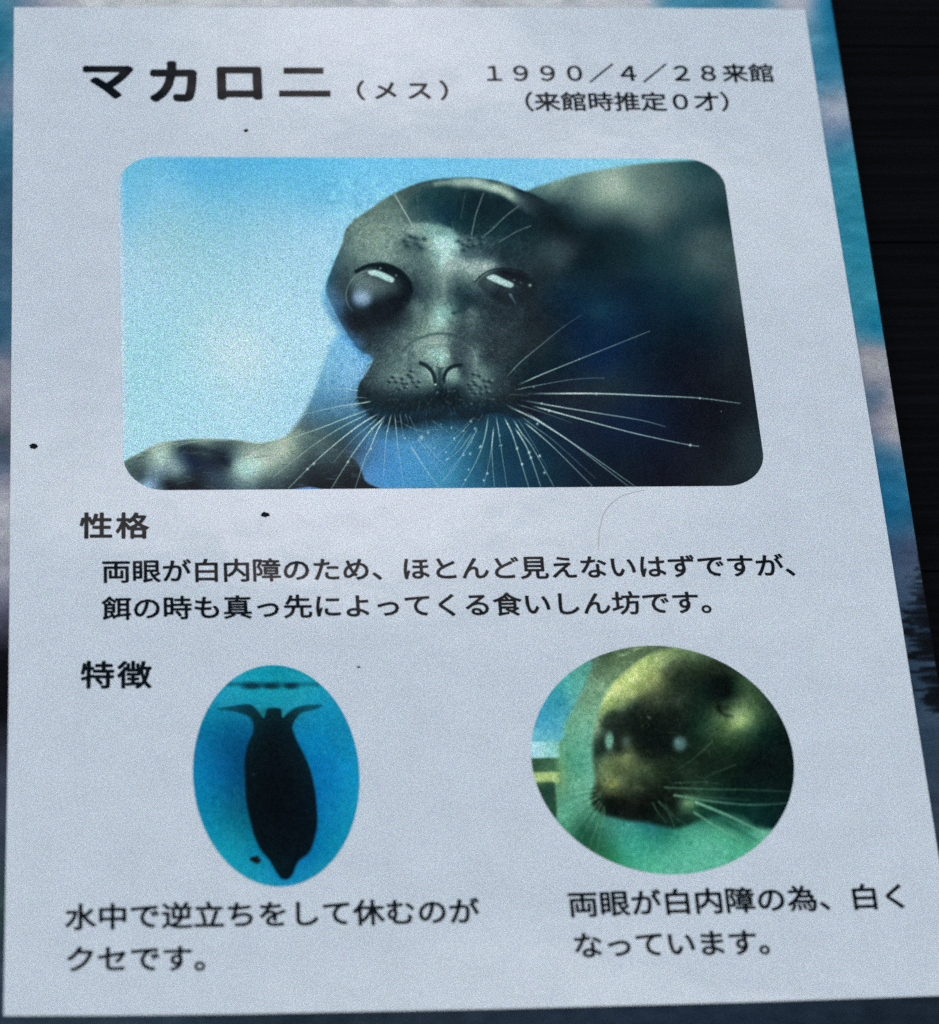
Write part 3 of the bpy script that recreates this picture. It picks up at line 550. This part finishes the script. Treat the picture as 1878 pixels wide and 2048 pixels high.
    # the print fades out along the left and upper rim
    (xa, ya), (xb, yb_) = (239, 340), (249, 930)
    d = c.x-(xa+(c.y-ya)*(xb-xa)/(yb_-ya)); k = np.clip(1-(d+2)/15, 0, 1)**1.4*np.clip((900-c.y)/60, 0, 1)*.75
    c.put(np.arange(len(k)), (188, 205, 220), k)
    k = np.clip(1-(c.y-312)/7, 0, 1)*.4*(c.x < 1330); c.put(np.arange(len(k)), (180, 205, 222), k)

V, Fc = rrect((236, 313), (1443, 318), (1535, 971.5), (248, 981), .0100, 1040, 560)
add_picture('seal_portrait_photo', 'big rounded photo of a whiskered dark seal facing the camera', V, Fc, portrait, 13)

def diver(c):
    E = Z(360, 1300, 4.112)
    c.C[:] = c.field(cols(E, '''790,180,8,138,164;700,400,18,144,170;1000,400,24,148,176;400,400,24,144,176;200,550,8,122,162;350,600,4,104,145;200,800,4,104,154;450,800,0,74,120;500,1000,0,70,114;300,1000,3,98,152;150,1000,4,118,170;
    300,1250,4,108,150;480,1250,4,84,120;520,1420,4,98,125;300,1480,8,128,162;400,1600,12,136,165;550,1750,12,136,168;700,1880,18,138,175;1100,500,14,134,176;1050,700,4,124,176;1300,700,10,124,170;1200,1000,4,114,176;1400,1000,10,134,186;
    1200,1300,4,114,170;1350,1300,10,130,176;1200,1600,4,120,166;1050,1700,4,108,166;950,1850,10,124,176;1100,1830,14,130,170;560,620,4,96,140;1000,620,10,120,165'''), s=24)
    S = lambda p, w, col, a=1., **k: c.stroke(pts(E, p), w/4.112, col, a, **k)
    B = lambda x, y, rx, ry, col, a=1., ang=0, hard=1: c.blob(360+x/4.112, 1300+y/4.112, rx/4.112, ry/4.112, col, a, ang, hard)
    S('380,285 700,275 1130,285', 32, (4, 80, 100), .65, taper=False, soft=3)
    for x, rx in ((590, 85), (752, 78), (912, 66)): B(x, 298, rx, 27, (4, 42, 58), .92, hard=2)
    S('300,470 700,462 1180,465', 10, (30, 158, 185), .45, taper=False, soft=3); S('230,500 700,500 1200,495', 10, (6, 116, 150), .4, taper=False, soft=4)
    B(690, 510, 45, 35, (20, 105, 115), .9); B(850, 520, 40, 28, (20, 125, 140), .8)
    c.poly(pts(E, '''296,484 420,462 545,446 606,464 650,515 690,558 716,490 770,476 830,486 842,555 896,512 966,470 1080,450 1176,458 1100,492 1000,520 950,575 925,640 960,740 1020,860 1070,980 1105,1120 1125,1280 1130,1440 1100,1580
    1060,1670 985,1730 950,1790 925,1850 890,1885 850,1890 815,1865 775,1800 730,1725 660,1640 610,1530 575,1400 545,1250 535,1080 530,920 555,780 600,680 600,600 560,545 480,515 380,497'''),
    cols(E, '400,485,8,70,90;1080,475,8,75,95;550,490,5,48,62;650,580,5,34,42;770,510,5,34,42;900,560,4,34,44;780,640,3,20,28;750,800,3,14,20;800,1100,2,9,14;850,1400,2,10,16;900,1600,2,12,20;840,1780,3,20,27;860,1870,3,18,26;600,900,2,18,26;1080,1300,2,16,26'), 2.4, s=12)
    S('330,492 450,505 560,545 600,600', 8, (8, 60, 80), .4, taper=False, soft=2)
    B(605, 1025, 16, 8, (30, 70, 80), .6); B(1040, 1320, 24, 5, (12, 34, 36), .6, .3); B(800, 1770, 22, 14, (8, 36, 40), .5)
    c.mottle(7, 2.5, seed=4)
    c.C[:, 2] *= .95; c.C[:, 1] *= .98
V, Fc = ellipse((386, 1552), (719, 1552), (553, 1330.5), (557, 1773.5), 300, 400)
add_picture('diving_seal_photo', 'upright oval photo of a dark seal hanging head down in blue water', V, Fc, diver, 10)

def face(c):
    E = Z(1040, 1270, 3.242)
    S = lambda p, w, col, a=1., **k: c.stroke(pts(E, p), w/3.242, col, a, **k)
    B = lambda x, y, rx, ry, col, a=1., ang=0, hard=1: c.blob(1040+x/3.242, 1270+y/3.242, rx/3.242, ry/3.242, col, a, ang, hard)
    c.C[:] = c.field(cols(E, '''400,230,76,140,114;300,300,70,160,150;400,400,92,142,106;350,600,92,156,120;330,850,65,142,105;420,850,76,152,120;350,1000,82,152,116;300,1150,76,152,116;430,1180,48,112,82;400,1280,15,75,55;330,1300,40,112,76;480,1400,20,82,46;
    600,1450,26,112,66;650,1250,50,136,116;800,1300,34,130,110;700,1400,46,146,116;1000,1400,62,156,120;1100,1300,60,150,115;1300,1300,66,156,116;1500,1350,60,150,110;900,1500,70,166,126;1200,1480,76,166,131;850,1240,22,104,108;950,1290,24,110,90;
    550,130,58,84,58;700,90,80,100,64;600,220,84,114,75;480,250,76,110,80;500,330,100,140,100;1300,1180,20,80,60;1450,1200,20,75,60;1560,1290,82,162,126;1600,1100,5,44,40;1500,1250,40,112,86;240,900,105,150,85;230,1050,70,130,90;430,620,100,165,130;440,950,95,165,130'''), s=18)
    c.C[:, 0] += 12; c.C[:, 1] += 4
    c.poly(pts(E, '-20,100 430,150 430,290 380,390 340,480 290,580 255,690 -20,700'), cols(E, '300,300,72,162,152;380,250,80,150,130;200,450,58,148,165;250,420,50,140,155;150,550,62,150,176;200,620,86,166,182;110,650,100,175,190;330,380,85,165,155'), 5, s=14)
    c.poly(pts(E, '-30,690 100,692 240,690 250,720 245,798 100,800 -30,800'), cols(E, '100,740,168,208,212;200,770,145,200,190;220,710,130,190,180'), 2.5)
    c.poly(pts(E, '-30,800 100,800 238,800 245,850 240,892 100,896 -30,896'), cols(E, '120,830,46,78,52;200,870,66,105,66;140,880,60,95,60'), 2.5)
    c.poly(pts(E, '-30,896 100,892 240,890 245,920 244,955 100,958 -30,958'), (168, 186, 92), 2.5)
    c.poly(pts(E, '-30,960 100,958 215,955 235,1010 240,1150 200,1200 -30,1200'), cols(E, '150,1000,30,60,44;200,1100,34,70,50;130,960,60,90,50'), 3)
    S('250,700 235,900 240,1100 250,1160', 10, (130, 180, 110), .5, taper=False, soft=3)
    head = cols(E, '''560,430,165,180,80;620,370,186,196,90;700,300,192,197,90;800,220,178,188,85;780,330,150,145,64;860,290,162,156,74;900,150,146,156,84;1000,120,122,132,78;1100,110,106,126,74;700,390,156,160,78;640,440,138,148,74;520,520,122,142,84;
    490,620,132,152,110;950,220,98,98,58;1050,160,78,88,52;900,350,94,88,48;850,400,74,74,44;1000,300,34,44,27;1150,220,38,48,28;1250,200,38,44,27;1200,350,8,24,17;1350,300,6,17,12;1350,400,8,21,15;1430,300,40,60,34;1500,400,60,80,44;
    1600,450,34,54,34;1050,420,38,48,34;900,450,48,54,34;750,450,54,60,40;650,510,68,78,54;600,520,48,58,38;570,580,38,48,37;700,560,14,24,17;850,560,11,19,15;1000,560,10,21,15;1150,500,14,34,21;1200,600,28,54,31;1280,520,60,80,44;
    1250,430,14,29,19;1350,560,102,122,64;1430,540,154,172,100;1480,520,112,136,74;1400,620,70,96,50;1300,680,38,60,31;1550,620,24,50,34;1700,600,10,27,21;1650,800,5,17,14;1500,800,5,17,14;1200,800,17,31,19;1050,850,21,37,21;900,700,7,14,11;
    800,780,19,27,17;540,760,28,44,34;500,700,44,64,50;500,830,70,90,54;560,800,96,106,60;680,790,116,116,60;720,820,102,102,54;620,860,92,96,50;560,900,110,116,60;820,860,60,70,38;780,920,54,62,34;680,900,80,84,44;600,960,132,132,70;
    560,1000,90,94,50;720,980,60,64,40;850,980,24,34,19;1000,950,14,27,17;500,1020,34,38,24;600,1060,17,19,12;800,1080,9,13,8;1000,1100,12,24,14;1100,1050,38,62,38;520,1110,19,29,19;700,1160,12,19,15;950,1200,14,34,24;1080,1110,50,80,50;1090,1190,16,44,32;
    1200,1120,24,60,42;1400,1000,5,24,19;1600,1000,5,24,21;1500,1130,5,38,34''')
    B(500, 800, 60, 300, (110, 175, 135), .3)
    c.poly(pts(E, '''478,650 498,545 540,430 600,320 700,230 820,140 960,90 1100,40 1300,20 1500,100 1850,300 1900,1000 1750,1230 1560,1250 1400,1150 1200,1195 1100,1230 1000,1255 900,1238 820,1218 700,1205 620,1186 545,1168 492,1138 464,1095 462,1045 474,995 488,935 478,860 470,760'''), [(a, b, q) for a, b, q in head], 7, s=9.5)
    c.poly(pts(E, '487,640 515,520 550,420 620,315 710,225 820,152 960,108 1090,92 1040,135 940,190 890,250 872,310 820,365 740,400 650,440 590,480 540,520 505,590'),
           cols(E, '500,600,120,142,92;530,500,140,158,84;570,430,172,186,84;640,350,190,198,94;720,290,196,202,96;800,230,180,188,86;860,200,166,172,84;940,140,146,154,80;1040,115,116,128,74;780,340,150,148,66;850,290,156,150,70;700,400,150,154,72;620,450,136,146,74'), 7, .9, s=9)
    c.poly(pts(E, '545,560 600,510 680,490 760,470 860,480 980,470 1080,520 1110,620 1090,720 1000,760 880,770 780,745 730,700 680,640 600,620 550,640'), cols(E, '600,560,36,44,34;700,540,20,28,22;850,520,16,26,20;1000,540,12,22,18;900,650,7,14,12;1050,640,14,26,20;780,640,12,20,16;640,600,30,38,32'), 10, .7, s=9)
    c.mottle(14, 5, pts(E, '480,100 1770,1250'), seed=12); c.mottle(6, 5, seed=8); c.mottle(2.6, 4.5, pts(E, '480,100 1770,1250'), seed=9)
    S('520,560 560,600 640,590', 10, (15, 24, 18), .4, soft=3)
    c.hue(.4, .3, (-4, -4, -7))
    B(545, 700, 55, 70, (30, 42, 34), .5); B(580, 690, 27, 58, (125, 178, 152), .95, hard=1.8); B(640, 740, 36, 40, (10, 18, 15), .7); B(690, 690, 28, 36, (74, 94, 84), .8); B(625, 690, 16, 36, (24, 34, 30), .8)
    B(1037, 706, 44, 46, (86, 120, 118), .9, hard=1.7); B(1020, 690, 16, 18, (110, 140, 138), .5)
    S('1285,465 1300,500 1335,520 1375,528', 34, (8, 17, 10), .9, soft=3); B(1420, 575, 70, 32, (160, 178, 105), .5, -.5); B(1330, 470, 30, 20, (10, 20, 12), .6)
    S('560,1000 600,930 680,880', 12, (60, 62, 35), .5, soft=3); S('520,940 580,920 640,940', 8, (70, 75, 40), .5, soft=2); B(600, 965, 36, 22, (140, 140, 75), .6); B(760, 990, 26, 14, (80, 84, 55), .6)
    B(600, 1030, 50, 16, (70, 72, 40), .5); S('475,1040 520,990 600,1010', 10, (30, 35, 20), .5, soft=3)
    B(1095, 1092, 44, 30, (112, 150, 108), .8); B(1080, 1190, 40, 30, (14, 40, 28), .6)
    B(670, 130, 26, 8, (150, 180, 140), .8, -.2); B(760, 90, 40, 8, (140, 170, 125), .7, -.2); B(835, 535, 14, 6, (110, 130, 105), .7, .5); B(700, 115, 14, 5, (170, 195, 150), .6)
    rs = np.random.RandomState(5)
    for k in range(330):
        x, y = rs.uniform(510, 1250), rs.uniform(430, 1180); a = rs.uniform(-2.2, -1.0) if y < 600 else rs.uniform(0, 1.4); l = rs.uniform(15, 55)
        S(f'{x},{y} {x+l*math.cos(a)},{y+l*math.sin(a)}', 5, (105, 115, 75) if rs.rand() < .42 else (6, 12, 7), .32)
    for k in range(12): S(f'{760+k*16},{520-k*2} {770+k*18},{460-rs.uniform(0,40)}', 4, (115, 120, 80), .3)
    for p, w, a in (('940,990 1200,1000 1500,1006 1770,1018', 9, .4), ('1000,1040 1250,1080 1500,1103 1745,1090', 11, .6), ('1050,1040 1300,1060 1500,1070', 7, .3), ('1140,1085 1350,1172 1480,1235 1600,1292', 15, .75), ('1130,1150 1250,1230 1420,1325 1480,1360', 11, .65),
                    ('1250,690 1180,755 1100,820 980,900', 5, .35), ('1400,840 1300,880 1200,925', 5, .3), ('1000,960 1180,955 1320,968', 6, .3), ('900,1080 960,1150 1000,1240', 7, .45), ('860,1090 900,1160 950,1220', 6, .4), ('940,1100 1000,1180 1080,1230', 6, .35), ('800,990 780,1030', 5, .3)):
        S(p, w, (120, 180, 148), min(1, a*1.25), soft=1.2)
    S('1140,1120 1300,1205 1480,1300 1560,1350', 16, (6, 60, 45), .6, soft=3)
    for k in range(17):
        a = math.pi*(1-.02)-k*.088; x0, y0 = 480+rs.uniform(-10, 50)+k*3, 1000+k*9; l = 230+rs.uniform(-30, 60)+k*4
        x1, y1 = x0+l*math.cos(a), y0+l*math.sin(a)+12
        S(f'{x0},{y0} {(x0+x1)/2},{(y0+y1)/2-8} {x1},{y1}', 8, (150, 205, 155) if k % 2 else (18, 70, 48), .42, soft=1.4)
    S('360,260 440,300 540,390', 7, (130, 175, 120), .3, soft=2); S('400,200 560,370', 6, (130, 175, 120), .25, soft=2)
V, Fc = ellipse((1063, 1520), (1587.5, 1520), (1320, 1291.5), (1340, 1749), 420, 400)
add_picture('seal_face_photo', 'wide oval green tinted photo of a seal turning its head', V, Fc, face, 10, tone=(.94, 1., 1.02))
# a fine curved scratch in the film
sc = smooth([(1197, 1100), (1199, 1060), (1212, 1020), (1245, 992), (1290, 980)], 8, False)
Vs = []
for (x, y) in sc:
    for d in (-.7, .7): a_, b_ = P(x+d, y+d*.6); Vs.append((float(a_), float(b_)))
o = mesh('scratch', np.array(Vs), [[2*i, 2*i+1, 2*i+3, 2*i+2] for i in range(len(sc)-1)], material('scratched_film', (.50, .50, .50), rough=.3, spec=.3), sheet, z=LZ)



# ------------------------------------------------------------------ the backing and the board behind
back = thing('backing_panel', 'large panel behind the white sheet, with painted reflections of teal sky, pink clouds and dark trees', 'panel')
bl = P(-60, 2130); tl = P(-30, -60)
ex, ey = P([1655.5, 1990.], [-60., 2017.])
ex, ey = P([1655.5, 2000.], [-60., 2120.])
quad = np.array([(-.012, -.02), (float(ex[1]), -.02), (float(ex[0]), HGT+.02), (-.012, HGT+.02)])
V, Fc = slab(quad, -.0045, -.0005, .0004)
m_edge = material('panel_core', (.002, .003, .004), amp=.6, rough=.7, spec=.05)
mesh('panel_core', V, Fc, m_edge, back)
Xr = lambda T: quad[1, 0]-.0004+(quad[2, 0]-quad[1, 0])*T
bv, bf = patch(lambda T: 0*T-.0116, Xr, lambda X: 0*X-.0196, lambda X: 0*X+HGT+.0196, 460, 640)
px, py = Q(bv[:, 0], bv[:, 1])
c = Canvas(px, py, 30)  # reflections of sky, clouds and trees, painted into the panel's colours
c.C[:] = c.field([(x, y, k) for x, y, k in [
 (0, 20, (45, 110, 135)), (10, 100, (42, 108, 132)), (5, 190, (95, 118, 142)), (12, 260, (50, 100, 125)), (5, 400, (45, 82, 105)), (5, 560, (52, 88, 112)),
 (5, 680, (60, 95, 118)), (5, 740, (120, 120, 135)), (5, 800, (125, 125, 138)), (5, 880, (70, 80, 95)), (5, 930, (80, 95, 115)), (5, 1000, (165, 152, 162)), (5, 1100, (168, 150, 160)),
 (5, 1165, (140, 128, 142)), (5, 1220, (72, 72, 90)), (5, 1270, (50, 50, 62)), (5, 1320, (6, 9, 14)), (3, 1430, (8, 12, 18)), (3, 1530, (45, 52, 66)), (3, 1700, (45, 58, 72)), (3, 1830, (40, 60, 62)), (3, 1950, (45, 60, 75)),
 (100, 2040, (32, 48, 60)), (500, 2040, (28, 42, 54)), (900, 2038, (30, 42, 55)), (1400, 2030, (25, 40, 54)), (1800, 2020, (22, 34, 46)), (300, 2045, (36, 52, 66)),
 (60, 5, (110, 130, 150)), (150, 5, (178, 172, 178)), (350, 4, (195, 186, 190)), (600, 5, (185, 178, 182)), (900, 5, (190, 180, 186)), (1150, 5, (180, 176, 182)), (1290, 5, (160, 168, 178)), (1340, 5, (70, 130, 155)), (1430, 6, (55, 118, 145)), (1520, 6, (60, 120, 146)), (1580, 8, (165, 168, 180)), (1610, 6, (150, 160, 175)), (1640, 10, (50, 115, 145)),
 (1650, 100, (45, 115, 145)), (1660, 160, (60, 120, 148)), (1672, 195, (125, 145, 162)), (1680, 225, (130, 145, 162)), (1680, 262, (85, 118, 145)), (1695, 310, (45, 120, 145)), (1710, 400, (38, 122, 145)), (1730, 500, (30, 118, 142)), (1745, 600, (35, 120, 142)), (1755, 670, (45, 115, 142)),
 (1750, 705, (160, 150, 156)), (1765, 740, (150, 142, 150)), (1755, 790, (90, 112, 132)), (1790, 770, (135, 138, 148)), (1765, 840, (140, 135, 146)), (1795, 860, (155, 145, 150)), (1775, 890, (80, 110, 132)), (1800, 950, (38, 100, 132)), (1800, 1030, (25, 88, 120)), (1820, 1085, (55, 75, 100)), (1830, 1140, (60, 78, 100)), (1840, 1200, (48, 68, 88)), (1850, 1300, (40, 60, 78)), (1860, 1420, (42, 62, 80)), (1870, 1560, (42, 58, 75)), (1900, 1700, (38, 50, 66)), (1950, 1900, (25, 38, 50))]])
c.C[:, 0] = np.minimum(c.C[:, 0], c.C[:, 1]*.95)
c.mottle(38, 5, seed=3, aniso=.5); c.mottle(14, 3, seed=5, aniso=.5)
# reflected tree line, painted as dark sideways spikes and thin streaks
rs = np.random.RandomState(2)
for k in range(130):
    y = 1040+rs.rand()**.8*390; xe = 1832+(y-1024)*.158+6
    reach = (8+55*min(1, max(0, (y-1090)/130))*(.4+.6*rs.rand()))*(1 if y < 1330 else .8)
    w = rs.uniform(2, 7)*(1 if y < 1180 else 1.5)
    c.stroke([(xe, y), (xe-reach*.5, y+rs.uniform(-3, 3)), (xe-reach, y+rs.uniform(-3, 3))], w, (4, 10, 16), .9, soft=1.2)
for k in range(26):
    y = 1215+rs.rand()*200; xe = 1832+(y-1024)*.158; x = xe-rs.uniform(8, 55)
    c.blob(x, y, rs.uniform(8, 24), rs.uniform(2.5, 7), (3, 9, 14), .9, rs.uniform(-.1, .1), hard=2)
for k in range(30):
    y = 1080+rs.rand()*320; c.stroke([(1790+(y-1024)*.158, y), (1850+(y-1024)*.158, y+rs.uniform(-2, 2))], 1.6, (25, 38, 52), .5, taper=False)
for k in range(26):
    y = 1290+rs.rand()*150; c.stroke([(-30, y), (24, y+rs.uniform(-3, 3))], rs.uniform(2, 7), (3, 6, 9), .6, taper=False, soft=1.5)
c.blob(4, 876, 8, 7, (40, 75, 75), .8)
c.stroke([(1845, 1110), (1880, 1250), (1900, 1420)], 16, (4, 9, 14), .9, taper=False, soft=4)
mesh('painted_reflections', bv, bf, m_back, back, cols=ink(c.C), z=-.00046)

def grainwood(nt, s):
    N = nt.nodes.new; L = nt.links.new
    tc = N('ShaderNodeTexCoord'); mp = N('ShaderNodeMapping'); mp.inputs['Scale'].default_value = (10, 420, 10)
    n = N('ShaderNodeTexNoise'); n.inputs['Scale'].default_value = 1; n.inputs['Detail'].default_value = 7; n.inputs['Roughness'].default_value = .7
    L(tc.outputs['Object'], mp.inputs[0]); L(mp.outputs[0], n.inputs['Vector'])
    r = N('ShaderNodeMapRange'); r.inputs['From Min'].default_value = .42; r.inputs['From Max'].default_value = .75
    r.inputs['To Min'].default_value = .35; r.inputs['To Max'].default_value = 2.6; L(n.outputs['Fac'], r.inputs['Value'])
    v = N('ShaderNodeVectorMath'); v.operation = 'SCALE'; L(s, v.inputs[0]); L(r.outputs[0], v.inputs['Scale'])
    return v.outputs[0]
m_board = material('black_stained_wood', (.0011, .0019, .0027), extra=grainwood, amp=1.0, add=.006, rough=.7, spec=.05)
board = thing('wooden_board', 'near black wooden board with fine sideways grain, seen right of the backing panel', 'board')
x = -.05; ys = [-.26, -.16, -.06, .0135, .118, .2215, .29, .36, .46, .56]
for a, b in zip(ys, ys[1:]):
    q = np.array([(-.2, a+.00025), (.5, a+.00025), (.5, b-.00025), (-.2, b-.00025)])
    V, Fc = slab(q, -.022, -.0047, .0006); mesh('plank', V, Fc, m_board, board)

# dirt on the film
def speck(px, py, r, seed, label):
    rs = np.random.RandomState(seed); cx, cy = P(px, py); n = 22
    V, Fs, base = [], [], 0
    for k in range(4):
        ox_, oy_ = rs.uniform(-.55, .55, 2)*r; rr = r*rs.uniform(.4, .75)
        ring = [(cx+ox_+rr*(1+rs.uniform(-.35, .35))*math.cos(a)*1.25, cy+oy_+rr*(1+rs.uniform(-.35, .35))*math.sin(a)) for a in np.linspace(0, 2*math.pi, n, endpoint=False)]
        top = .00018+k*.00003
        V += [(x, y, Z_SHEET+.00005) for x, y in ring]+[(cx+ox_+(x-cx-ox_)*.7, cy+oy_+(y-cy-oy_)*.7, Z_SHEET+top) for x, y in ring]+[(cx+ox_, cy+oy_, Z_SHEET+top*1.4)]
        for i in range(n):
            j = (i+1) % n
            Fs += [[base+i, base+j, base+n+j, base+n+i], [base+n+i, base+n+j, base+2*n]]
        base += 2*n+1
    o = mesh('dirt_speck', V, Fs, m_dirt)
    o['label'] = label; o['category'] = 'speck'; o['group'] = 'dark dirt specks on the sheet'
speck(68, 891, .00105, 1, 'black dirt speck by the left edge of the white sheet')
speck(529.5, 1030.5, .0009, 5, 'black dirt speck in the gap under the big seal photo')
speck(492, 262, .0006, 3, 'small dark speck under the black title lettering')
speck(717.5, 1334, .0003, 7, 'tiny faint speck right above the blue oval picture')
speck(511, 1718.5, .0011, 9, 'dark speck on the lower left of the blue oval picture')
